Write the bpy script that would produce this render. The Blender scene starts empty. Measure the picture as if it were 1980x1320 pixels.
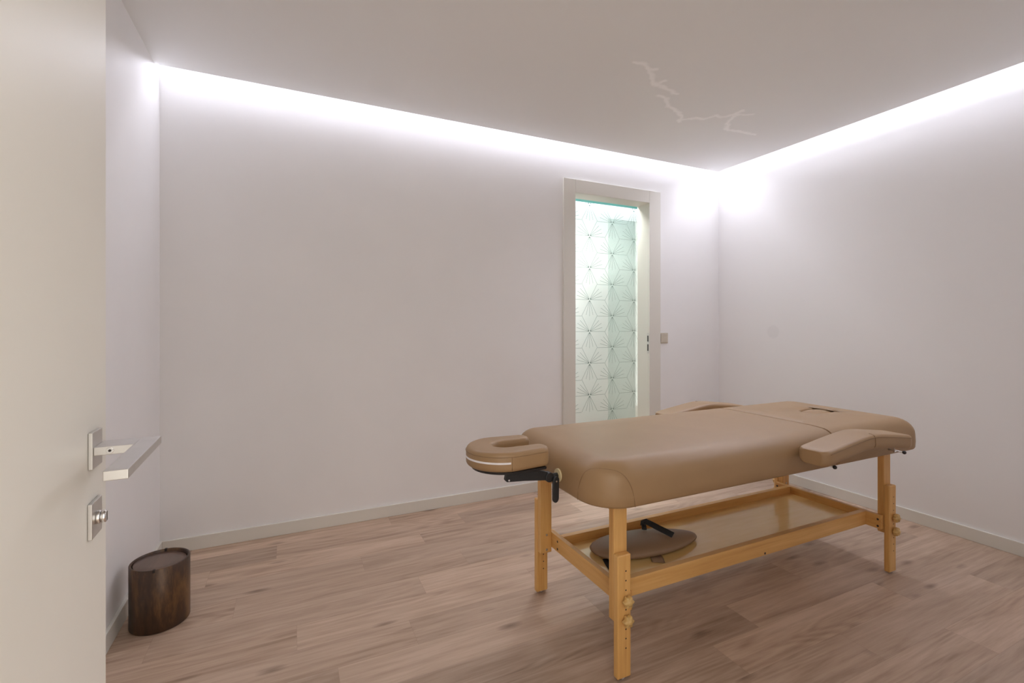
import bpy, bmesh, math, random
from mathutils import Vector, Matrix
C = bpy.context.scene
COL = C.collection
PI = math.pi
random.seed(7)

# ---------------------------------------------------------------- dimensions (metres)
XL, XR = -0.577, 3.179          # left and right wall
D = 2.778                       # back wall
DC, XRC = 2.688, 3.066          # edges of the dropped ceiling (light coves beyond them)
H = 2.326                       # dropped ceiling
HU = 2.45                       # slab over the coves
YF = -0.02                      # front wall, the camera stands in its doorway
YW = 4.0                        # papered wall of the room beyond

# ---------------------------------------------------------------- camera
cam = bpy.data.cameras.new('camera')
cam.sensor_width = 36.0
cam.lens = 909.06 / 1980 * 36.0
cam.shift_y = -31.8 / 1980
cam.clip_start = 0.02
co = bpy.data.objects.new('camera', cam)
COL.objects.link(co)
co.location = (0, 0, 1.11)
co.rotation_euler = (PI/2, 0, -math.radians(25.123))
C.camera = co

# ---------------------------------------------------------------- world, lights, exposure
C.view_settings.view_transform = 'Standard'
C.view_settings.look = 'None'
C.view_settings.gamma = 1
C.view_settings.use_curve_mapping = False
C.view_settings.exposure = 0.21
w = bpy.data.worlds.new('hall_light')
C.world = w
w.use_nodes = True
bg = w.node_tree.nodes['Background']
bg.inputs[0].default_value = (1.0, 0.95, 0.88, 1)
bg.inputs[1].default_value = 2.2
C.cycles.max_bounces = 14
C.cycles.diffuse_bounces = 10
C.cycles.glossy_bounces = 4
C.cycles.use_denoising = True
C.cycles.sample_clamp_indirect = 6
C.cycles.caustics_reflective = False

def strip(name, loc, rot, length, width, power, color):
    l = bpy.data.lights.new(name, 'AREA')
    l.shape = 'RECTANGLE'
    l.size, l.size_y = length, width
    l.energy, l.color = power, color
    o = bpy.data.objects.new(name, l)
    COL.objects.link(o)
    o.location, o.rotation_euler = loc, rot
    return o
LED = (0.86, 0.87, 1.0)
TILT = math.radians(-64)
P_BACK, P_RIGHT, P_FAR = 17, 17, 4.5
strip('cove_light_back', ((XL+XR)/2, DC+0.045, H+0.03), (TILT, 0, 0), XR-XL-0.1, 0.03, P_BACK, LED)
strip('cove_light_right', (XRC+0.05, (YF+DC)/2, H+0.03), (TILT, 0, math.radians(-90)), DC-YF-0.1, 0.03, P_RIGHT, LED)
strip('cove_light_far_room', (2.5, 3.955, H+0.06), (0, 0, 0), 3.0, 0.03, P_FAR, LED)

# unseen ceiling lamp, added to brighten the room beyond evenly
strip('added_lamp_far_room', (2.33, 3.06, H-0.004), (0, 0, 0), 0.4, 0.34, 24, (1.0, 0.985, 0.97))

# ---------------------------------------------------------------- materials
def newmat(name):
    m = bpy.data.materials.new(name)
    m.use_nodes = True
    nt = m.node_tree
    return m, nt, nt.nodes['Principled BSDF']
def N(nt, typ, **kw):
    n = nt.nodes.new(typ)
    for k, v in kw.items():
        setattr(n, k, v)
    return n
def coords(nt, scale=(1, 1, 1), space='Object'):
    tc = N(nt, 'ShaderNodeTexCoord')
    mp = N(nt, 'ShaderNodeMapping')
    mp.inputs['Scale'].default_value = scale
    nt.links.new(tc.outputs[space], mp.inputs['Vector'])
    return mp.outputs['Vector']
def noise(nt, vec, scale, detail=3, rough=0.5, dist=0):
    n = N(nt, 'ShaderNodeTexNoise')
    n.inputs['Scale'].default_value = scale
    n.inputs['Detail'].default_value = detail
    n.inputs['Roughness'].default_value = rough
    n.inputs['Distortion'].default_value = dist
    if vec is not None:
        nt.links.new(vec, n.inputs['Vector'])
    return n.outputs['Fac']
def ramp(nt, fac, stops):
    r = N(nt, 'ShaderNodeValToRGB')
    e = r.color_ramp.elements
    e[0].position, e[0].color = stops[0][0], (*stops[0][1], 1)
    e[1].position, e[1].color = stops[-1][0], (*stops[-1][1], 1)
    for p, c in stops[1:-1]:
        x = e.new(p)
        x.color = (*c, 1)
    nt.links.new(fac, r.inputs['Fac'])
    return r.outputs['Color']
def math_(nt, op, a, b=None, clamp=False):
    n = N(nt, 'ShaderNodeMath', operation=op)
    n.use_clamp = clamp
    for i, v in enumerate((a, b)):
        if v is None: continue
        if isinstance(v, (int, float)): n.inputs[i].default_value = v
        else: nt.links.new(v, n.inputs[i])
    return n.outputs[0]
def mix(nt, fac, a, b, blend='MIX'):
    n = N(nt, 'ShaderNodeMix', data_type='RGBA', blend_type=blend)
    for i, v in ((0, fac), (6, a), (7, b)):
        if isinstance(v, (int, float)): n.inputs[i].default_value = v
        elif isinstance(v, tuple): n.inputs[i].default_value = (*v, 1)
        else: nt.links.new(v, n.inputs[i])
    return n.outputs[2]
def bump(nt, b, hgt, strength, dist=0.001):
    n = N(nt, 'ShaderNodeBump')
    n.inputs['Strength'].default_value = strength
    n.inputs['Distance'].default_value = dist
    nt.links.new(hgt, n.inputs['Height'])
    nt.links.new(n.outputs[0], b.inputs['Normal'])

def paint(name, col, rough=0.6, bumpy=0.15, sc=180):
    m, nt, b = newmat(name)
    v = coords(nt)
    f = noise(nt, v, 3.0, 3)
    c = ramp(nt, f, [(0.3, tuple(x*0.985 for x in col)), (0.7, tuple(min(1, x*1.015) for x in col))])
    nt.links.new(c, b.inputs['Base Color'])
    b.inputs['Roughness'].default_value = rough
    if bumpy:
        bump(nt, b, noise(nt, v, sc, 2), bumpy, 0.0006)
    return m
def plain(name, col, rough=0.5, metal=0.0, spec=0.5, var=0.03):
    m, nt, b = newmat(name)
    f = noise(nt, coords(nt), 40, 2)
    c = ramp(nt, f, [(0.3, tuple(x*(1-var) for x in col)), (0.7, tuple(min(1, x*(1+var)) for x in col))])
    nt.links.new(c, b.inputs['Base Color'])
    b.inputs['Roughness'].default_value = rough
    b.inputs['Metallic'].default_value = metal
    b.inputs['Specular IOR Level'].default_value = spec
    return m
def wood(name, axis, dark, mid, light, rough=0.42, grain=(1.2, 26), coat=0.15):
    m, nt, b = newmat(name)
    s = [grain[1]]*3
    s['XYZ'.index(axis)] = grain[0]
    v = coords(nt, tuple(s))
    f1 = noise(nt, v, 1.0, 4, 0.55, 0.4)
    f2 = noise(nt, v, 6.0, 3, 0.6)
    f = math_(nt, 'ADD', math_(nt, 'MULTIPLY', f1, 0.7), math_(nt, 'MULTIPLY', f2, 0.3))
    c = ramp(nt, f, [(0.32, dark), (0.5, mid), (0.68, light)])
    nt.links.new(c, b.inputs['Base Color'])
    b.inputs['Roughness'].default_value = rough
    b.inputs['Coat Weight'].default_value = coat
    b.inputs['Coat Roughness'].default_value = 0.3
    bump(nt, b, f2, 0.08, 0.0006)
    return m

WALL = (0.815, 0.808, 0.805)
M = {}
M['wall'] = paint('wall_paint', WALL, 0.55, 0.12)
def stained_wall():
    m, nt, b = newmat('wall_paint_with_round_stain')
    pos = N(nt, 'ShaderNodeNewGeometry').outputs['Position']
    ds = N(nt, 'ShaderNodeVectorMath', operation='DISTANCE')
    nt.links.new(pos, ds.inputs[0])
    ds.inputs[1].default_value = (XR, 2.295, 1.061)
    mr = N(nt, 'ShaderNodeMapRange', interpolation_type='SMOOTHSTEP')
    for k, v in (('From Min', .038), ('From Max', .055), ('To Min', .55), ('To Max', 0)):
        mr.inputs[k].default_value = v
    nt.links.new(ds.outputs['Value'], mr.inputs['Value'])
    c = mix(nt, mr.outputs[0], WALL, (0.74, 0.735, 0.735))
    nt.links.new(c, b.inputs['Base Color'])
    b.inputs['Roughness'].default_value = 0.55
    bump(nt, b, noise(nt, pos, 180, 2), 0.12, 0.0006)
    return m
M['wall_stained'] = stained_wall()
M['trim'] = paint('trim_lacquer', (0.70, 0.68, 0.62), 0.38, 0)
M['door'] = paint('door_lacquer', (0.80, 0.785, 0.715), 0.4, 0.05, 60)
M['teal'] = paint('teal_paint', (0.10, 0.46, 0.42), 0.6, 0.1)
M['paper'] = paint('wallpaper_white', (0.80, 0.81, 0.79), 0.5, 0)
M['ink'] = plain('wallpaper_line_green_grey', (0.27, 0.31, 0.29), 0.6)
M['ink_dark'] = plain('wallpaper_dot_dark_green', (0.07, 0.12, 0.10), 0.6)
M['steel'] = plain('brushed_nickel', (0.62, 0.60, 0.57), 0.36, 1.0)
M['chrome'] = plain('chrome', (0.75, 0.74, 0.73), 0.12, 1.0)
M['dark'] = plain('dark_hole', (0.03, 0.022, 0.018), 0.8)
M['black'] = plain('black_plastic', (0.016, 0.016, 0.017), 0.42)
M['strap'] = plain('black_webbing', (0.014, 0.013, 0.013), 0.75)
M['cream'] = plain('cream_plastic', (0.62, 0.52, 0.31), 0.4)
M['knob'] = plain('ochre_plastic', (0.56, 0.36, 0.13), 0.38)
M['switch'] = plain('ivory_plastic', (0.56, 0.51, 0.42), 0.4)
M['white'] = plain('white_tape', (0.80, 0.78, 0.80), 0.5)
B_D, B_M, B_L = (0.50, 0.25, 0.068), (0.62, 0.345, 0.108), (0.71, 0.43, 0.16)
for a in 'XYZ':
    M['beech'+a] = wood('beech_'+a.lower(), a, B_D, B_M, B_L)
M['ply'] = wood('lacquered_plywood', 'X', (0.80, 0.53, 0.19), (0.86, 0.60, 0.24), (0.90, 0.66, 0.30), 0.14, (1.0, 9), 0.6)
M['walnut'] = wood('walnut_veneer', 'Z', (0.022, 0.010, 0.005), (0.055, 0.024, 0.009), (0.175, 0.085, 0.027), 0.42, (4.0, 15), 0.1)
M['walnutlid'] = wood('walnut_lid', 'Y', (0.075, 0.042, 0.029), (0.115, 0.068, 0.048), (0.15, 0.09, 0.064), 0.32, (3.0, 17), 0.3)

def vinyl(name, col, rough=0.42):
    m, nt, b = newmat(name)
    v = coords(nt)
    f = noise(nt, v, 9, 3)
    c = ramp(nt, f, [(0.3, tuple(x*0.97 for x in col)), (0.7, tuple(x*1.03 for x in col))])
    nt.links.new(c, b.inputs['Base Color'])
    b.inputs['Roughness'].default_value = rough
    b.inputs['Specular IOR Level'].default_value = 0.5
    vo = N(nt, 'ShaderNodeTexVoronoi')
    vo.inputs['Scale'].default_value = 900
    nt.links.new(v, vo.inputs['Vector'])
    bump(nt, b, vo.outputs['Distance'], 0.12, 0.0004)
    return m
M['vinyl'] = vinyl('brown_vinyl', (0.320, 0.198, 0.096), 0.44)
M['vinyl_dark'] = vinyl('brown_vinyl_cushion', (0.285, 0.185, 0.11), 0.4)
M['thread'] = plain('brown_thread', (0.245, 0.15, 0.077), 0.7)

def floor_mat():
    m, nt, b = newmat('oak_vinyl_planks')
    at = N(nt, 'ShaderNodeAttribute', attribute_name='plank')
    pos = N(nt, 'ShaderNodeNewGeometry').outputs['Position']
    off = N(nt, 'ShaderNodeVectorMath', operation='SCALE')
    nt.links.new(at.outputs['Color'], off.inputs[0])
    off.inputs['Scale'].default_value = 37.0
    add = N(nt, 'ShaderNodeVectorMath', operation='ADD')
    nt.links.new(pos, add.inputs[0])
    nt.links.new(off.outputs[0], add.inputs[1])
    def mapped(sx, sy):
        mp = N(nt, 'ShaderNodeMapping')
        mp.inputs['Scale'].default_value = (sx, sy, 1)
        nt.links.new(add.outputs[0], mp.inputs['Vector'])
        return mp.outputs[0]
    g_big = noise(nt, mapped(1.3, 9), 1.0, 4, 0.6, 0.9)
    g_mid = noise(nt, mapped(3.0, 55), 1.0, 4, 0.6, 0.3)
    g_fine = noise(nt, mapped(10, 170), 1.0, 3, 0.6)
    # contour lines of a long soft noise read as cathedral grain
    cath = noise(nt, mapped(0.85, 6.5), 1.0, 2, 0.45, 0.25)
    rings = math_(nt, 'ADD', math_(nt, 'MULTIPLY', math_(nt, 'SINE', math_(nt, 'ADD', math_(nt, 'MULTIPLY', cath, 95.0), math_(nt, 'MULTIPLY', g_mid, 2.5))), 0.5), 0.5)
    where = noise(nt, mapped(0.8, 4.0), 1.0, 1)
    rings = math_(nt, 'MULTIPLY', rings, math_(nt, 'MULTIPLY', math_(nt, 'SUBTRACT', where, 0.36, True), 4.0, True))
    sep = N(nt, 'ShaderNodeSeparateColor')
    nt.links.new(at.outputs['Color'], sep.inputs[0])
    f = math_(nt, 'ADD', math_(nt, 'MULTIPLY', g_big, 0.42), math_(nt, 'MULTIPLY', g_mid, 0.34))
    f = math_(nt, 'ADD', f, math_(nt, 'MULTIPLY', g_fine, 0.12))
    f = math_(nt, 'ADD', f, math_(nt, 'MULTIPLY', rings, -0.075))
    f = math_(nt, 'ADD', f, 0.095)
    c = ramp(nt, f, [(0.33, (0.255, 0.17, 0.115)), (0.43, (0.365, 0.255, 0.182)), (0.50, (0.43, 0.31, 0.226)), (0.62, (0.53, 0.395, 0.30))])
    # plank to plank tone
    tone = N(nt, 'ShaderNodeMapRange')
    tone.inputs['To Min'].default_value = 0.86
    tone.inputs['To Max'].default_value = 1.18
    nt.links.new(sep.outputs[0], tone.inputs['Value'])
    cc = N(nt, 'ShaderNodeCombineColor')
    for i in range(3):
        nt.links.new(tone.outputs[0], cc.inputs[i])
    c = mix(nt, 1.0, c, cc.outputs[0], 'MULTIPLY')
    # knots: sparse stretched cells
    vo = N(nt, 'ShaderNodeTexVoronoi')
    vo.inputs['Scale'].default_value = 1.0
    nt.links.new(mapped(3.2, 9.5), vo.inputs['Vector'])
    warp = math_(nt, 'ADD', vo.outputs['Distance'], math_(nt, 'MULTIPLY', g_mid, 0.22))
    k = N(nt, 'ShaderNodeMapRange')
    k.inputs['From Min'].default_value = 0.12
    k.inputs['From Max'].default_value = 0.29
    k.inputs['To Min'].default_value = 0.72
    k.inputs['To Max'].default_value = 0.0
    nt.links.new(warp, k.inputs['Value'])
    c = mix(nt, k.outputs[0], c, (0.125, 0.075, 0.05))
    nt.links.new(c, b.inputs['Base Color'])
    b.inputs['Roughness'].default_value = 0.42
    b.inputs['Specular IOR Level'].default_value = 0.4
    bump(nt, b, g_fine, 0.10, 0.0005)
    return m
M['floor'] = floor_mat()
M['joint'] = plain('plank_joint', (0.24, 0.16, 0.115), 0.7)

CAUSTIC = [[(1.44, 1.729), (1.494, 1.724), (1.559, 1.762), (1.66, 1.843), (1.697, 1.845), (1.755, 1.858), (1.836, 1.871)],
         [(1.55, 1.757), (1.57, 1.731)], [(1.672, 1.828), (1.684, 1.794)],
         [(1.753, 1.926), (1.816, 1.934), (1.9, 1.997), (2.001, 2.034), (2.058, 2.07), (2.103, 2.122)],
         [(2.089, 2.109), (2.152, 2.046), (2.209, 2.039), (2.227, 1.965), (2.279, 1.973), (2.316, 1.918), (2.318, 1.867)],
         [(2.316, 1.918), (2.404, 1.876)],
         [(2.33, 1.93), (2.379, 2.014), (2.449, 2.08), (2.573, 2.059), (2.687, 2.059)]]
def ceiling_mat():
    """white emulsion with branching streaks of reflected light painted into its colour"""
    m, nt, b = newmat('ceiling_paint')
    base = (0.835, 0.84, 0.835)
    pos = N(nt, 'ShaderNodeNewGeometry').outputs['Position']
    nz = N(nt, 'ShaderNodeTexNoise')
    nz.inputs['Scale'].default_value = 22
    nz.inputs['Detail'].default_value = 3
    nt.links.new(pos, nz.inputs['Vector'])
    sub = N(nt, 'ShaderNodeVectorMath', operation='SUBTRACT')
    nt.links.new(nz.outputs['Color'], sub.inputs[0])
    sub.inputs[1].default_value = (0.5, 0.5, 0.5)
    sc = N(nt, 'ShaderNodeVectorMath', operation='MULTIPLY')
    nt.links.new(sub.outputs[0], sc.inputs[0])
    sc.inputs[1].default_value = (0.05, 0.05, 0)
    p = N(nt, 'ShaderNodeVectorMath', operation='ADD')
    nt.links.new(pos, p.inputs[0])
    nt.links.new(sc.outputs[0], p.inputs[1])
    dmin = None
    for line in CAUSTIC:
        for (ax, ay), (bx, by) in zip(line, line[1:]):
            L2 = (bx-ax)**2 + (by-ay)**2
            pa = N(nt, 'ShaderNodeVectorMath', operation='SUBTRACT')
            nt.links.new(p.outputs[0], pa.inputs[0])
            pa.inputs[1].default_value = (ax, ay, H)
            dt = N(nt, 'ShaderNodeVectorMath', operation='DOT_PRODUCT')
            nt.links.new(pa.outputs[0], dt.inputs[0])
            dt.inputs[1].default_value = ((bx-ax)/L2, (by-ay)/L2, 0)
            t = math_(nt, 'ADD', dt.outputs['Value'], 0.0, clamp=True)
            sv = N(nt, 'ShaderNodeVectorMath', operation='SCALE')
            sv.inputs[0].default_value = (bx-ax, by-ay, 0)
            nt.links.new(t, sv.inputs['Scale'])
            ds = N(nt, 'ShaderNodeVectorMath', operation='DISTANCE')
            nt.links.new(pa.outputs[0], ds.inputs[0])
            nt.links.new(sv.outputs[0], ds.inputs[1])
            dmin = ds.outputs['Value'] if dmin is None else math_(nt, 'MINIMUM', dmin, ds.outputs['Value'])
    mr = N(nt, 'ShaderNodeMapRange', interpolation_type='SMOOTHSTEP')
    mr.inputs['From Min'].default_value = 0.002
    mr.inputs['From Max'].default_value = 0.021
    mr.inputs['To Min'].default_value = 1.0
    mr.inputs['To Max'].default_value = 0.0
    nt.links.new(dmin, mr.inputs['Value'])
    streak = math_(nt, 'MULTIPLY', mr.outputs[0], math_(nt, 'ADD', noise(nt, pos, 14, 2), 0.55, clamp=True))
    c = mix(nt, streak, base, (0.97, 0.97, 0.97))  # whiter streaks paint a light caustic into the base colour
    nt.links.new(c, b.inputs['Base Color'])
    b.inputs['Roughness'].default_value = 0.7
    bump(nt, b, noise(nt, pos, 160, 2), 0.1, 0.0006)
    return m
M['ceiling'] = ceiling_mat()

def glass_mat():
    m = bpy.data.materials.new('clear_green_glass')
    m.use_nodes = True
    nt = m.node_tree
    nt.nodes.clear()
    out = N(nt, 'ShaderNodeOutputMaterial')
    tr = N(nt, 'ShaderNodeBsdfTransparent')
    tr.inputs[0].default_value = (0.93, 0.965, 0.955, 1)
    gl = N(nt, 'ShaderNodeBsdfGlossy')
    gl.inputs['Roughness'].default_value = 0.03
    fr = N(nt, 'ShaderNodeFresnel')
    fr.inputs[0].default_value = 1.5
    mx = N(nt, 'ShaderNodeMixShader')
    nt.links.new(fr.outputs[0], mx.inputs[0])
    nt.links.new(tr.outputs[0], mx.inputs[1])
    nt.links.new(gl.outputs[0], mx.inputs[2])
    nt.links.new(mx.outputs[0], out.inputs[0])
    return m
M['glass'] = glass_mat()

# ---------------------------------------------------------------- mesh helpers
def box(bm, x0, x1, y0, y1, z0, z1, mi=0):
    vs = [bm.verts.new((x, y, z)) for z in (z0, z1) for x, y in ((x0, y0), (x1, y0), (x1, y1), (x0, y1))]
    for f in ((3, 2, 1, 0), (4, 5, 6, 7), (0, 1, 5, 4), (1, 2, 6, 5), (2, 3, 7, 6), (3, 0, 4, 7)):
        bm.faces.new([vs[i] for i in f]).material_index = mi
def loops(bm, rings, mi=0, cap0=True, cap1=True, closed=True, smooth=True):
    """skin a list of equal-length point rings"""
    R = [[bm.verts.new(p) for p in r] for r in rings]
    n = len(R[0])
    for a, b in zip(R, R[1:]):
        for i in range(n if closed else n-1):
            j = (i+1) % n
            f = bm.faces.new((a[i], a[j], b[j], b[i]))
            f.material_index = mi
            f.smooth = smooth
    for flag, r, rev in ((cap0, R[0], True), (cap1, R[-1], False)):
        if flag:
            f = bm.faces.new(list(reversed(r)) if rev else r)
            f.material_index = mi
    return R
def frame_axes(axis):
    a = Vector(axis).normalized()
    u = a.orthogonal().normalized()
    return a, u, a.cross(u)
def cyl(bm, p, axis, r, h, n=24, mi=0, r2=None, bev=0.0):
    a, u, v = frame_axes(axis)
    p = Vector(p)
    r2 = r if r2 is None else r2
    prof = [(r, 0), (r2, h)] if not bev else [(r-bev, 0), (r-bev*.3, bev*.3), (r, bev), (r2, h-bev), (r2-bev*.3, h-bev*.3), (r2-bev, h)]
    rings = [[p + a*z + (u*math.cos(2*PI*i/n) + v*math.sin(2*PI*i/n))*q for i in range(n)] for q, z in prof]
    loops(bm, rings, mi)
def tube(bm, pts, r, n=10, mi=0, flat=None, up=None):
    """round (or flat, when flat = half width) section swept along a polyline"""
    pts = [Vector(p) for p in pts]
    rings = []
    pu = None
    for i, p in enumerate(pts):
        t = (pts[min(i+1, len(pts)-1)] - pts[max(i-1, 0)]).normalized()
        if up is not None: u = (Vector(up) - t*t.dot(Vector(up))).normalized()
        else:
            u = t.orthogonal().normalized() if pu is None else (pu - t*t.dot(pu)).normalized()
        pu = u
        v = t.cross(u)
        rings.append([p + u*(r*math.sin(2*PI*k/n)) + v*((flat or r)*math.cos(2*PI*k/n)) for k in range(n)])
    loops(bm, rings, mi)
def ball(bm, p, r, mi=0):
    q = bmesh.ops.create_uvsphere(bm, u_segments=16, v_segments=10, radius=r, matrix=Matrix.Translation(p))
    for v in q['verts']:
        for f in v.link_faces:
            f.material_index = mi
            f.smooth = True
def obj(name, bm, mats, parent=None, origin=(0, 0, 0), bevel=0, seg=3, smooth=False):
    """one mesh object; points are given in room coordinates, stored relative to origin"""
    bmesh.ops.recalc_face_normals(bm, faces=bm.faces)
    if any(origin):
        bmesh.ops.translate(bm, verts=bm.verts, vec=-Vector(origin))
    me = bpy.data.meshes.new(name)
    bm.to_mesh(me)
    bm.free()
    for m in (mats if isinstance(mats, (list, tuple)) else [mats]):
        me.materials.append(m)
    if smooth:
        for p in me.polygons: p.use_smooth = True
    o = bpy.data.objects.new(name, me)
    COL.objects.link(o)
    if parent is not None: o.parent = parent
    elif any(origin): o.location = origin
    if bevel:
        b = o.modifiers.new('bevel', 'BEVEL')
        b.width, b.segments, b.limit_method = bevel, seg, 'ANGLE'
        b.angle_limit = math.radians(40)
        b.harden_normals = True
        for p in me.polygons: p.use_smooth = True
    return o
def BM(): return bmesh.new()
def bx(name, dims, mat, parent=None, origin=(0, 0, 0), bevel=0, seg=3):
    b = BM()
    box(b, *dims)
    return obj(name, b, mat, parent, origin, bevel, seg)
def struct(o):
    o['kind'] = 'structure'
    return o
def thing(o, label, cat, group=None):
    o['label'], o['category'] = label, cat
    if group: o['group'] = group
    return o
def empty(name, loc):
    o = bpy.data.objects.new(name, None)
    o.empty_display_size = 0.1
    COL.objects.link(o)
    o.location = loc
    return o

# ---------------------------------------------------------------- the shell
# floor: planks laid along the back wall, 0.95 x 0.147 m
PW, PL, Y0 = 0.14662, 0.95, 2.645
joints = {0: .505, 1: .884, 2: .618, 3: .30, 4: .748, 5: .505, 6: .967, 7: .40, 8: .136, 9: .125, 10: .606, 11: .37, 12: .835, 13: .265}
b = BM()
lay = b.loops.layers.float_color.new('plank')
fx0, fx1, fy0, fy1 = -0.75, 4.3, -1.3, 4.1
k = -10
g = 0.0002
while True:
    ya, yb = Y0 - PW*k, Y0 - PW*(k-1)
    if yb < fy0: break
    y0, y1 = max(fy0, ya), min(fy1, yb)
    if y1 > y0:
        s = joints.get(k, random.uniform(0, PL))
        x = s - PL*math.ceil((s-fx0)/PL)
        while x < fx1:
            xa, xb = max(fx0, x), min(fx1, x+PL)
            if xb - xa > 0.01:
                rc = (random.random(), random.random(), random.random(), 1)
                vs = [b.verts.new(p) for p in ((xa+g, y0+g, 0), (xb-g, y0+g, 0), (xb-g, y1-g, 0), (xa+g, y1-g, 0))]
                f = b.faces.new(vs)
                for lp in f.loops: lp[lay] = rc
            x += PL
    k += 1
box(b, fx0, fx1, fy0, fy1, -0.05, -0.0006, 1)
struct(obj('floor', b, [M['floor'], M['joint']]))

def wall(name, *boxes, mat='wall'):
    b = BM()
    for d in boxes: box(b, *d)
    return struct(obj(name, b, M[mat]))
OX0, OX1, OZ = 1.770, 2.452, 2.042     # rough opening in the back wall
BT = 2.885                             # far face of the back wall
wall('wall_back', (XL-.1, OX0, D, BT, 0, HU), (OX1, XR+.1, D, BT, 0, HU), (OX0, OX1, D, BT, OZ, HU))
wall('wall_right', (XR, XR+.1, YF-.1, D, 0, HU), mat='wall_stained')
wall('wall_left', (XL-.1, XL, YF-.1, D, 0, HU))
wall('wall_front', (XL-.1, -.30, YF-.1, YF, 0, HU), (.62, XR+.1, YF-.1, YF, 0, HU), (-.30, .62, YF-.1, YF, 2.06, HU))
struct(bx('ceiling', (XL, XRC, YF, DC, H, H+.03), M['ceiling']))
wall('ceiling_upper', (XL-.1, XR+.1, YF-.1, BT, HU, HU+.08))

BH, BTK = 0.066, 0.012
struct(bx('baseboard_back', (XL+BTK, 1.687, D-BTK, D, 0, BH), M['trim'], bevel=.002))
struct(bx('baseboard_back', (2.546, XR-BTK, D-BTK, D, 0, BH), M['trim'], bevel=.002))
struct(bx('baseboard_right', (XR-BTK, XR, YF, D, 0, BH), M['trim'], bevel=.002))
struct(bx('baseboard_left', (XL, XL+BTK, YF, D, 0, BH), M['trim'], bevel=.002))

# room beyond the doorway: papered wall lit by its own ceiling cove
CX0, CX1 = 0.9, 4.2
S, COLW = 0.3243, 0.2835
b = BM()
box(b, CX0, CX1, YW, YW+.1, 0, HU, 0)
def ray(cx, cz, ang, r0, r1, wd):
    dx, dz = math.cos(ang), math.sin(ang)
    nx, nz = -dz*wd, dx*wd
    y = YW - 0.0006
    vs = [b.verts.new((cx+dx*r+nx*s, y, cz+dz*r+nz*s)) for r, s in ((r0, 1), (r0, -1), (r1, -1), (r1, 1))]
    b.faces.new(vs).material_index = 1
def tri(cx, cz, ang):
    y = YW - 0.0008
    tip, base, hw = 0.004, 0.019, 0.0075
    dx, dz = math.cos(ang), math.sin(ang)
    vs = [b.verts.new((cx+dx*r-dz*s, y, cz+dz*r+dx*s)) for r, s in ((tip, 0), (base, hw), (base, -hw))]
    b.faces.new(vs).material_index = 2
RV = S/math.sqrt(3)
for ci in range(-4, 5):
    cx = 2.748 + COLW*ci
    z0 = 0.395 if ci % 2 == 0 else 0.229
    for ri in range(-1, 8):
        cz = z0 + S*ri
        if not (0.12 < cz < 2.42): continue
        for base in (0, 120, 240):
            for j in range(5):
                a = math.radians(base + 15*j)
                edge = j in (0, 4)
                r1 = RV if edge else (RV*0.86 if j != 2 else RV*0.90)
                if cz + math.sin(a)*r1 > HU-.01 or cz + math.sin(a)*r1 < 0: continue
                ray(cx, cz, a, 0.012, r1, 0.0015)
            tri(cx, cz, math.radians(base + 30))
struct(obj('wall_far', b, [M['paper'], M['ink'], M['ink_dark']]))
wall('wall_far_left', (CX0-.1, CX0, BT, YW+.1, 0, HU))
wall('wall_far_right', (CX1, CX1+.1, BT, YW+.1, 0, HU))
struct(bx('ceiling_far', (CX0, CX1, BT, 3.91, H, H+.03), M['teal']))
wall('ceiling_far_upper', (CX0-.1, CX1+.1, BT, YW+.1, HU, HU+.08))

# doorway in the back wall: casing, jambs, strike plate
dr = struct(empty('door_2', (2.11, D, 0)))
O = (2.11, D, 0)
CF = D - 0.015
bx('casing_post', (1.687, 1.783, CF, D, 0, 2.121), M['trim'], dr, O, .002)
bx('casing_post', (2.439, 2.547, CF, D, 0, 2.121), M['trim'], dr, O, .002)
bx('casing_head', (1.7835, 2.4385, CF, D, 2.029, 2.121), M['trim'], dr, O, .002)
jl = bx('jamb', (1.765, 1.783, D, 2.9, 0, 2.047), M['trim'], dr, O, .001)
jr = bx('jamb', (2.439, 2.457, D, 2.9, 0, 2.047), M['trim'], dr, O, .001)
bx('jamb_head', (1.783, 2.439, D, 2.9, 2.029, 2.047), M['trim'], dr, O, .001)
b = BM()
box(b, 2.4375, 2.4392, 2.768, 2.790, 0.895, 1.05)
box(b, 2.4370, 2.4376, 2.774, 2.786, 0.985, 1.03, 1)
box(b, 2.4370, 2.4376, 2.774, 2.786, 0.915, 0.965, 1)
p_ = obj('strike_plate', b, [M['steel'], M['dark']], jr, O)
p_['label'] = 'nickel strike plate'

# glass screen standing in the room beyond
o = bx('glass_screen', (2.538, 3.55, 3.4, 3.408, 0.0, 2.05), M['glass'], None, (0, 0, 0))
thing(o, 'clear green-tinted glass screen standing in the room beyond the doorway', 'glass screen')

# ---------------------------------------------------------------- open door in the foreground
ang = math.radians(1.97)
P0 = Vector((-0.234, 0.787, 0))
d1 = struct(empty('door_1', P0))
d1.rotation_euler = (0, 0, ang)
# local frame: x = out of the leaf, y = towards the free edge
LF = -0.0048
bx('leaf', (LF-.04, LF, -.77, .0725, .006, 2.03), M['door'], d1, bevel=.0015)
R1 = bx('rosette', (LF, 0, -.003, .037, .9215, .9695), M['steel'], d1, bevel=.0008)
b = BM()
box(b, 0.0, .0425, 0.0, .043, .939, .950)
box(b, .0425, .065, -.134, .043, .939, .950)
bmesh.ops.remove_doubles(b, verts=b.verts, dist=1e-5)
lv = obj('lever', b, M['steel'], d1, bevel=.0009)
b = BM()
cyl(b, (.017, .0002, .9445), (0, -1, 0), .0042, .0016, 20, 0, bev=.0005)
cyl(b, (.017, -.0014, .9445), (0, -1, 0), .0018, .0004, 6, 1)
obj('grub_screw', b, [M['chrome'], M['dark']], lv)
R2 = bx('lock_rosette', (LF, 0, -.005, .036, .831, .8775), M['steel'], d1, bevel=.0008)
b = BM()
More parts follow.
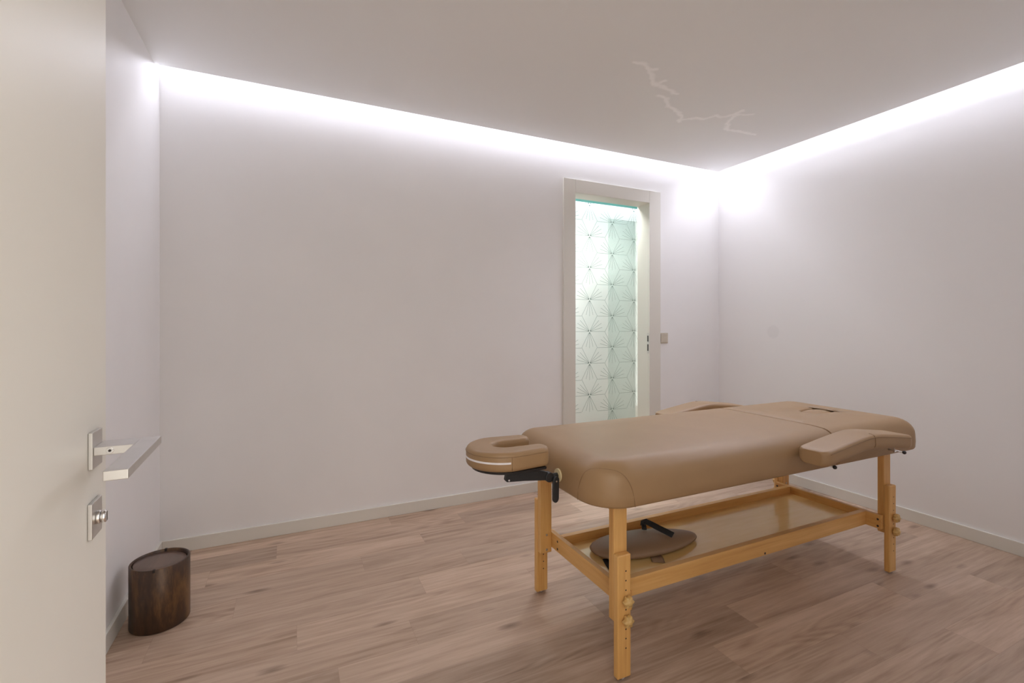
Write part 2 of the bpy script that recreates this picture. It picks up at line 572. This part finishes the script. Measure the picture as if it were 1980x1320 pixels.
cyl(b, (0, .016, .854), (1, 0, 0), .0088, .004, 24, 0, bev=.001)
cyl(b, (.004, .016, .854), (1, 0, 0), .0078, .006, 24, 0, bev=.0015)
box(b, .010, .0102, .015, .017, .848, .860, 1)
obj('thumb_turn', b, [M['chrome'], M['dark']], R2)

# ---------------------------------------------------------------- light switch
b = BM()
sw = bx('light_switch', (2.546, 2.627, D-.008, D, .970, 1.050), M['switch'], None, (2.586, D, 1.01), .0015)
thing(sw, 'square ivory light switch on the wall beside the narrow doorway', 'light switch')
bx('rocker', (2.553, 2.620, D-.0125, D-.008, .977, 1.043), M['switch'], sw, (2.586, D, 1.01), .0015)

# ---------------------------------------------------------------- waste bin
BX, BY, BR, BHT = -0.447, 2.163, 0.0935, 0.231
bn = empty('waste_bin', (BX, BY, 0))
thing(bn, 'round dark walnut waste bin with a swing lid in the left corner', 'waste bin')
b = BM()
n = 72
def circ(r, z): return [(BX+r*math.cos(2*PI*i/n), BY+r*math.sin(2*PI*i/n), z) for i in range(n)]
R = loops(b, [circ(.05, .004), circ(BR-.002, .001), circ(BR, .004), circ(BR, BHT-.002), circ(BR-.002, BHT), circ(BR-.006, BHT), circ(BR-.008, BHT-.002), circ(BR-.008, .02)], 0, True, True)
# little slots at both ends of the lid's pivot
for s in (-1, 1):
    box(b, BX-.004, BX+.004, BY+s*BR-.0012 if s < 0 else BY+BR-.0085, BY-BR+.0085 if s < 0 else BY+BR+.0012, BHT-.009, BHT+.0006, 1)
obj('body', b, [M['walnut'], M['dark']], bn, (BX, BY, 0))
b = BM()
tilt = math.radians(2.5)
def lidring(r, dz):
    out = []
    for i in range(n):
        x, y = r*math.cos(2*PI*i/n), r*math.sin(2*PI*i/n)
        out.append((BX + x*math.cos(tilt), BY + y, BHT - .0075 + dz - x*math.sin(tilt)))
    return out
loops(b, [lidring(.05, -.008), lidring(BR-.012, -.008), lidring(BR-.0115, -.001), lidring(BR-.013, 0), lidring(.05, 0.0004)], 0)
obj('lid', b, M['walnutlid'], bn, (BX, BY, 0))

# ---------------------------------------------------------------- massage table
TX, TY = 1.6875, 1.4575
T = empty('massage_table', (TX, TY, 0))
thing(T, 'wooden massage table with brown vinyl top, headrest and armrests', 'massage table')
TO = (TX, TY, 0)
PX0, PX1, PY0, PY1, ZB, ZT = 0.832, 2.622, 1.151, 1.785, 0.545, 0.690
GAP = 1.985

def rrect(x0, x1, y0, y1, rad, inset=0.0, seg=14, nx=44, ny=44, gx0=1.0, gx1=1.0):
    """rounded rectangle outline, rad = radius at (x0y0, x1y0, x1y1, x0y1); same point count for every inset"""
    x0 += inset*gx0; x1 -= inset*gx1; y0 += inset; y1 -= inset
    rr = [max(0.004, r-inset) for r in rad]
    cs = [(x0+rr[0], y0+rr[0], PI, rr[0]), (x1-rr[1], y0+rr[1], 1.5*PI, rr[1]), (x1-rr[2], y1-rr[2], 0, rr[2]), (x0+rr[3], y1-rr[3], .5*PI, rr[3])]
    pts = []
    for ci, (cx, cy, a0, r) in enumerate(cs):
        arc = [(cx+r*math.cos(a0+PI/2*i/seg), cy+r*math.sin(a0+PI/2*i/seg)) for i in range(seg+1)]
        pts += arc
        q = cs[(ci+1) % 4]
        ex, ey = q[0]+q[3]*math.cos(q[2]), q[1]+q[3]*math.sin(q[2])
        m = nx if ci % 2 == 0 else ny
        sx, sy = arc[-1]
        pts += [(sx+(ex-sx)*i/m, sy+(ey-sy)*i/m) for i in range(1, m)]
    return pts
def cushion(x0, x1, y0, y1, zb, zt, rad, rt, rb=.010, crown=.004, gx0=1.0, gx1=1.0):
    prof = [(rb, zb), (rb*.35, zb+rb*.35), (0, zb+rb), (-.0015, (zb+zt-rt)/2)]
    for i in range(9):
        a = PI/2*i/8
        prof.append((rt*(1-math.cos(a)), zt-crown-rt+rt*math.sin(a)))
    prof += [(rt+.03, zt-crown*.45), (rt+.08, zt-crown*.1)]
    return [[(x, y, z) for x, y in rrect(x0, x1, y0, y1, rad, i, gx0=gx0, gx1=gx1)] for i, z in prof]
b = BM()
R = cushion(PX0, GAP-.003, PY0, PY1, ZB, ZT, (.125, .012, .012, .085), .072, gx1=.05)
loops(b, R)
top = obj('main_cushion', b, M['vinyl'], T, TO, smooth=False)
# seams over the near corner of the foot end
def outline_at(s, off, x0=PX0, y0=PY0, r=.125, sgn=1):
    """point on the near-left (or mirrored) corner at perimeter distance s from the corner's middle"""
    half = r*PI/4
    if s < -half: return (x0-off, y0+r+(-s-half)) if sgn > 0 else (x0+off, y0+r+(-s-half))
    if s > half: return (x0+sgn*(r+(s-half)), y0-off)
    a = PI*1.25 + s/r
    return (x0+sgn*r+sgn*(r+off)*math.cos(a), y0+r+(r+off)*math.sin(a))
def corner_seam(parent, x0, sgn):
    b = BM()
    pts = []
    SS = .100
    for i in range(41):
        t = -1 + 2*i/40
        z = ZB+.004 + .120*(1-abs(t)**2.6)**.62
        x, y = outline_at(SS*math.copysign(abs(t)**.9, t), .0008, x0, PY0, .125, sgn)
        pts.append((x, y, z))
    tube(b, pts, .0008, 6)
    return obj('corner_seam', b, M['thread'], parent, TO)
corner_seam(top, PX0, 1)

# backrest section with its face opening
HX, HY, HA, HB = 2.352, 1.4625, 0.094, 0.050
b = BM()
R = cushion(GAP+.003, PX1, PY0, PY1, ZB, ZT, (.012, .085, .100, .012), .072, gx0=.05, gx1=1.5)
last = R[-1]
angs = [math.atan2((p[1]-HY)/HB, (p[0]-HX)/HA) for p in last]
def hole_ring(k, z):
    return [(HX+HA*k*math.cos(a_), HY+HB*k*math.sin(a_), z) for a_ in angs]
for k_, z_, mixf in ((1.7, ZT, .5), (1.22, ZT-.0015, 1), (1.10, ZT-.005, 1), (1.03, ZT-.012, 1), (1.0, ZT-.022, 1), (.99, ZT-.06, 1)):
    R.append([tuple(a*(1-mixf)+c*mixf for a, c in zip(p, q)) for p, q in zip(last, hole_ring(k_, z_))])
loops(b, R)
back = obj('backrest_cushion', b, M['vinyl'], T, TO)

# plug filling the face opening
b = BM()
rings = []
for k_, z_ in ((.80, ZT-.055), (.96, ZT-.05), (1.0, ZT-.022), (1.01, ZT-.013), (.97, ZT-.0085), (.75, ZT-.004), (.4, ZT-.0015), (.1, ZT-.001)):
    rings.append([(HX+HA*k_*math.cos(2*PI*i/48), HY+HB*k_*math.sin(2*PI*i/48), z_) for i in range(48)])
loops(b, rings)
obj('face_plug', b, M['vinyl'], back, TO)

# legs: outer post with holes, sliding inner post, star knobs, glide
LX = (0.9155, 2.4085)
hole_z = (.341, .311, .281, .220, .159, .130, .100)
def star_knob(parent, x, y, z, s):
    b = BM()
    n = 72
    rings = []
    for k_, d in ((.80, 0), (.97, .002), (1, .006), (1, .012), (.95, .0155), (.80, .0175), (.45, .018), (.42, .0205), (.15, .0215)):
        ring = []
        for i in range(n):
            a = 2*PI*i/n
            q = .0165*(1 + (.17*math.cos(6*a) if k_ > .5 else 0))*k_
            ring.append((x+q*math.cos(a), y + s*(d+.003), z+q*math.sin(a)))
        rings.append(ring)
    loops(b, rings)
    cyl(b, (x, y, z), (0, s, 0), .007, .004, 16)
    return obj('knob', b, M['knob'], parent, TO)
for x0 in LX:
    x1 = x0 + .052
    xc = x0 + .0315
    for near in (True, False):
        s = -1 if near else 1
        yo = (1.180, 1.2035) if near else (1.7115, 1.735)
        yi = (1.2037, 1.2305) if near else (1.6845, 1.7113)
        yface = yo[0] if near else yo[1]
        b = BM()
        box(b, x0, x1, *yo, .007, .392)
        bmesh.ops.bevel(b, geom=list(b.edges), offset=.0045, segments=3, affect='EDGES', profile=.5, clamp_overlap=True)
        for z in hole_z:                       # drilled peg holes, dark inside
            cyl(b, (xc, yface-s*.0005, z), (0, s, 0), .0026, .0007, 12, 1)
            yb_ = yo[1] if near else yo[0]
            if z < .17: cyl(b, (xc, yb_+s*.0005, z), (0, -s, 0), .0026, .0007, 12, 1)
        leg = obj('leg', b, [M['beechZ'], M['dark']], T, TO, smooth=False)
        bx('inner_post', (x0+.003, x1+.003, *yi, .176, .5455), M['beechZ'], leg, TO, .003)
        for z in (.250, .190):
            star_knob(leg, xc, yface, z, s)
            b = BM()
            yb_ = yi[1] if near else yi[0]
            cyl(b, (xc, yb_-(-s)*.0005, z), (0, -s, 0), .0045, .0025, 16, bev=.0006)
            obj('bolt', b, M['steel'], leg, TO)
        b = BM()
        cyl(b, (x0+.026, (yo[0]+yo[1])/2, 0.0), (0, 0, 1), .0095, .0075, 20, bev=.001)
        obj('glide', b, M['chrome'], leg, TO)

# lower frame: end rails, long rails, tray
RZ0, RZ1 = .195, .2565
for x0, out in ((.9705, -1), (2.3875, 1)):
    er = bx('end_rail', (x0, x0+.0205, 1.2035, 1.7115, RZ0, RZ1), M['beechY'], T, TO, .002)
    for y in (1.277, 1.638) if out < 0 else (1.2165, 1.70):
        for z in (.237, .207):
            b = BM()
            cyl(b, (x0+.0008, y, z), (-1, 0, 0), .0048, .0014, 16, bev=.0004)
            obj('bolt', b, M['black'], er, TO)
for y0 in (1.265, 1.626):
    sr = bx('side_rail', (.9912, 2.3873, y0, y0+.024, RZ0, RZ1), M['beechX'], T, TO, .0015)
    b = BM()
    cyl(b, (1.704, y0+.0006 if y0 < 1.4 else y0+.0234, .203), (0, -1 if y0 < 1.4 else 1, 0), .0045, .0012, 16)
    obj('bolt', b, M['black'], sr, TO)
bx('tray', (.9915, 2.3870, 1.2895, 1.6255, .214, .222), M['ply'], T, TO)
# bearers under the cushion, joining the posts
for x0 in LX:
    bx('bearer', (x0+.006, x0+.05, 1.2307, 1.6843, .520, .5452), M['beechY'], T, TO, .002)
for y0 in (1.2307, 1.6623):
    bx('bearer', (LX[0]+.0503, LX[1]+.0057, y0, y0+.022, .520, .5452), M['beechX'], T, TO, .002)

# armrests: arched pads hung on rods either side of the joint
def armrest(side):
    ym = PY0 if side < 0 else PY1
    x0, x1, xc = 1.708, 2.288, 1.998
    wd, th = .116, .056
    def zt(x):
        d = x - xc
        k = .148 if d < 0 else .128
        return .6945 - k*(math.sqrt(d*d + .0022) - .047)
    prof = []
    nsec = 12
    rings = []
    # cross-section (across, height) as a rounded rectangle, pads narrow at both ends
    def section(x, ke, kz):
        q = []
        hw, hh = wd/2*ke, th/2*kz
        rc = min(.014, hw*.9, hh*.9)
        for cx, cy, a0 in ((hw-rc, hh-rc, 0), (-hw+rc, hh-rc, PI/2), (-hw+rc, -hh+rc*1.6, PI), (hw-rc, -hh+rc*1.6, 1.5*PI)):
            low = a0 >= PI
            for i in range(7):
                a = a0 + PI/2*i/6
                q.append((cx+rc*math.cos(a), cy+(rc*1.6 if low else rc)*math.sin(a)))
        zc = zt(x) - th/2
        yc = ym + side*(.009 + wd/2)
        return [(x, yc + side*-u, zc + v) for u, v in q]
    xs = []
    re = .030
    for i in range(9):
        a = PI/2*(1-i/8)
        xs.append((x0 + re*(1-math.cos(PI/2-a)) if False else x0 + re*(1-math.sin(PI/2*i/8)) if False else x0 + re*(1-math.cos(PI/2*i/8)), i))
    ends = [(x0 + re*(1-math.cos(PI/2*i/8)), math.sin(PI/2*i/8)) for i in range(1, 9)]
    for x, s_ in ends:
        rings.append(section(x, 1 - re/(wd/2)*.95*(1-s_), 1 - .16*(1-s_)))
    m = 30
    for i in range(1, m):
        rings.append(section(x0+re + (x1-x0-2*re)*i/m, 1, 1))
    re2 = .046
    for i in range(8, 0, -1):
        s_ = math.sin(PI/2*i/8)
        x = x1 - re2*(1-math.cos(PI/2*i/8))
        rings.append(section(x, 1 - re2/(wd/2)*.95*(1-s_), 1 - .16*(1-s_)))
    b = BM()
    loops(b, rings)
    a = obj('armrest', b, M['vinyl'], T, TO)
    # piping round the top edge and the stitched tuck at the bend
    yout = ym + side*(.009 + wd)
    b = BM()
    tube(b, [(x0+.018+(x1-x0-.05)*i/40, yout+side*.0006, zt(x0+.018+(x1-x0-.05)*i/40)-.0105) for i in range(41)], .0010, 6)
    tube(b, [(xc, yout - side*.022, zt(xc)+.0003), (xc, yout-side*.012, zt(xc)+.0001), (xc, yout-side*.003, zt(xc)-.004), (xc, yout+side*.0005, zt(xc)-.014), (xc+.002, yout+side*.0006, zt(xc)-.036), (xc, yout-side*.002, zt(xc)-.047)], .0012, 6)
    obj('seam', b, M['thread'], a, TO)
    for hx, hz in ((1.861, .572), (2.338, .573)):
        b = BM()
        ye = ym + side*.056
        tube(b, [(hx, ym - side*.004, hz), (hx, ye, hz)], .0035, 10)
        tube(b, [(hx-(.03 if hx > 2 else 0), ye-side*.02, hz), (hx-(.03 if hx > 2 else 0), ye-side*.02, zt(hx-(.03 if hx > 2 else 0))-th+.004)], .003, 8)
        if hx > 2: tube(b, [(hx-.03, ye-side*.02, hz), (hx, ye-side*.02, hz)], .003, 8)
        rod = obj('hook_rod', b, M['steel'], a, TO)
        b = BM()
        ball(b, (hx, ye+side*.003, hz), .0075)
        obj('rod_tip', b, M['black'], rod, TO)
armrest(-1)
armrest(1)

# headrest: horseshoe cushion on a black bracket plugged into the foot of the cushion
CXh, CYh = .660, 1.4775
def upath(t, off=0.0):
    """centre line of the horseshoe, t in 0..1 from near tip round to far tip; off = outward offset"""
    la, ax, ay = .128, .082, .078
    arc = PI*.5*(ax+ay)
    tot = 2*la + arc
    s = t*tot
    conv = .006
    if s < la:
        u = s/la
        return Vector((CXh+la*(1-u), CYh-ay+conv*(1-u)-off, 0)), Vector((-1, 0, 0))
    if s > la+arc:
        u = (s-la-arc)/la
        return Vector((CXh+la*u, CYh+ay-conv*u+off, 0)), Vector((1, 0, 0))
    a = 1.5*PI - PI*(s-la)/arc
    nrm = Vector((math.cos(a), math.sin(a), 0))
    return Vector((CXh+ax*math.cos(a), CYh+ay*math.sin(a), 0)) + nrm*off, nrm
HZ0, HZ1 = .637, .702
def band(t): return .035 + .012*math.sin(PI*t)**2
def ring_at(t, k=1.0):
    p, _ = upath(t)
    p2, _ = upath(t, 1.0)
    nrm = (p2-p).normalized()
    hw, hh = band(t)*k, (HZ1-HZ0)/2*(1-.25*(1-k))
    rc = min(.016, hw*.9)
    zc = (HZ0+HZ1)/2
    q = []
    for cx, cy, a0 in ((hw-rc, hh-rc, 0), (-hw+rc, hh-rc, PI/2), (-hw+rc, -hh+rc, PI), (hw-rc, -hh+rc, 1.5*PI)):
        for i in range(7):
            a = a0+PI/2*i/6
            q.append((cx+rc*math.cos(a), cy+rc*math.sin(a)))
    return [tuple(p + nrm*u + Vector((0, 0, zc+v))) for u, v in q]
rings = []
m = 60
ecap = .026/.50
for i in range(1, 8): rings.append(ring_at(ecap*(1-math.cos(PI/2*i/7)), .32+.68*math.sin(PI/2*i/7)))
for i in range(1, m): rings.append(ring_at(ecap+(1-2*ecap)*i/m))
for i in range(7, 0, -1): rings.append(ring_at(1-ecap*(1-math.cos(PI/2*i/7)), .32+.68*math.sin(PI/2*i/7)))
b = BM()
loops(b, rings)
hd = obj('headrest', b, M['vinyl'], T, TO)
def seam_pt(t, z, d=.0006):
    p, _ = upath(t, band(t)+d)
    return (p.x, p.y, z)
b = BM()
t0, t1 = .285, .79
R = [[seam_pt(t0+(t1-t0)*i/40, z, d) for z, d in ((.6655, .0002), (.6655, .0012), (.6715, .0012), (.6715, .0002))] for i in range(41)]
loops(b, R, smooth=False)
q_ = obj('zip', b, M['white'], hd, TO)
q_['label'] = 'white zip tape'
b = BM()
for tt in (.280,):
    tube(b, [seam_pt(tt, z) for z in (.643, .655, .668, .68, .688)], .0008, 6)
tube(b, [seam_pt(.04+.92*i/60, .6872, .0004) for i in range(61)], .0009, 6)
obj('seam', b, M['thread'], hd, TO)
b = BM()
R = []
for i in range(41):
    t = .03+.94*i/40
    p, _ = upath(t); pn, _ = upath(t, 1.0)
    nrm = (pn-p).normalized()
    R.append([tuple(p+nrm*u+Vector((0, 0, z))) for u, z in ((-.022, HZ0-.009), (.028, HZ0-.009), (.030, HZ0-.001), (-.022, HZ0-.001))])
loops(b, R, smooth=False)
obj('base_plate', b, M['black'], hd, TO)
# arms, joint, lever and pins
for ya, main in ((1.397, True), (1.558, False)):
    b = BM()
    outline = [(.632, .627), (.628, .606), (.634, .599), (.70, .594), (.778, .585), (.786, .592), (.786, .612), (.77, .618), (.70, .627)]
    R = [[(x, ya+dy, z) for x, z in outline] for dy in (-.007, .007)]
    loops(b, R, smooth=False)
    arm = obj('support_arm', b, M['black'], hd, TO, .0015, 2)
    b = BM()
    cyl(b, (.641, ya-.0065, .6045), (0, -1, 0), .0034, .0025, 16, bev=.0008)
    obj('rivet', b, M['chrome'], hd, TO)
    b = BM()
    cyl(b, (.792, ya-.012, .594), (0, 1, 0), .0165, .024, 28, bev=.002)
    yd = 1.396 if main else 1.556
    tube(b, [(.80, ya+.004, .594), (.815, yd, .5945), (.835, yd, .5945)], .0095, 14)
    obj('hinge', b, M['black'], hd, TO)
    b = BM()
    cyl(b, (.8265, yd, .5945), (1, 0, 0), .0225, .008, 32, bev=.0015)
    cyl(b, (.8266, yd, .5945), (-1, 0, 0), .0145, .0012, 24)
    obj('socket', b, M['cream'], hd, TO)
    if main:
        b = BM()
        R = []
        for dy in (-.023, -.013):
            ring = []
            for i in range(24):
                a = 2*PI*i/24
                x = .8105 + .0118*math.cos(a)
                z = (.586 if math.sin(a) > 0 else .525) + (.011 if math.sin(a) > 0 else .016)*math.sin(a)
                ring.append((x + (.586-z)*-.02, ya+dy, z))
            R.append(ring)
        loops(b, R, smooth=False)
        lvv = obj('cam_lever', b, M['black'], hd, TO, .003, 3)
        b = BM()
        cyl(b, (.8105, ya-.0235, .582), (0, -1, 0), .003, .0012, 14, bev=.0004)
        obj('lever_pin', b, M['chrome'], hd, TO)

# ---------------------------------------------------------------- loose cushion lying on the tray
KX, KY, KZ = 1.287, 1.478, .222
ka = math.radians(-7)
ks = empty('loose_cushion', (KX, KY, KZ))
thing(ks, 'flat brown leaf-shaped cushion with a black strap lying on the wooden tray', 'cushion')
KO = (KX, KY, KZ)
def kpt(u, v, z):
    return (KX+u*math.cos(ka)-v*math.sin(ka), KY+u*math.sin(ka)+v*math.cos(ka), KZ+z)
def kout(a):
    c, s = math.cos(a), math.sin(a)
    px = 2.5 if c < 0 else 1.65
    r = (abs(c)**px + abs(s)**px)**(-1/px)
    return .238*c*r, .098*s*r*(1-.06*c)
b = BM()
rings = []
for k_, z in ((.60, .004), (.90, .006), (.985, .011), (1.0, .0165), (.985, .0225), (.93, .029), (.82, .0355), (.62, .0405), (.35, .0435), (.1, .0445)):
    rings.append([kpt(kout(2*PI*i/72)[0]*k_, kout(2*PI*i/72)[1]*k_, z) for i in range(72)])
loops(b, rings)
kc = obj('pad', b, M['vinyl_dark'], ks, KO)
b = BM()
tube(b, [kpt(*(lambda q: (q[0]*1.003, q[1]*1.003))(kout(2*PI*i/72)), .0145) for i in range(73)], .0012, 6)
obj('seam', b, M['thread'], kc, KO)
b = BM()
tube(b, [(1.331, 1.548, .272), (1.336, 1.553, .284), (1.343, 1.548, .288), (1.352, 1.522, .284), (1.362, 1.49, .279), (1.372, 1.455, .275), (1.380, 1.428, .271)], .0022, 12, 0, .012, (-.6, -.2, .75))
obj('strap', b, M['strap'], ks, KO)
b = BM()
tube(b, [(1.318, 1.525, .2665), (1.328, 1.538, .270), (1.336, 1.551, .279)], .0018, 10, 0, .010, (0, 0, 1))
obj('strap_loop', b, M['strap'], ks, KO)
b = BM()
tube(b, [(1.075, 1.46, .2255), (1.062, 1.425, .2245), (1.05, 1.385, .2240)], .0012, 8, 0, .012, (0, 0, 1))
obj('strap_end', b, M['strap'], ks, KO)
b = BM()
tube(b, [(1.262, 1.402, .231), (1.252, 1.376, .228), (1.240, 1.356, .2245)], .0014, 8, 0, .024, (0, 0, 1))
obj('tab', b, M['vinyl_dark'], ks, KO)
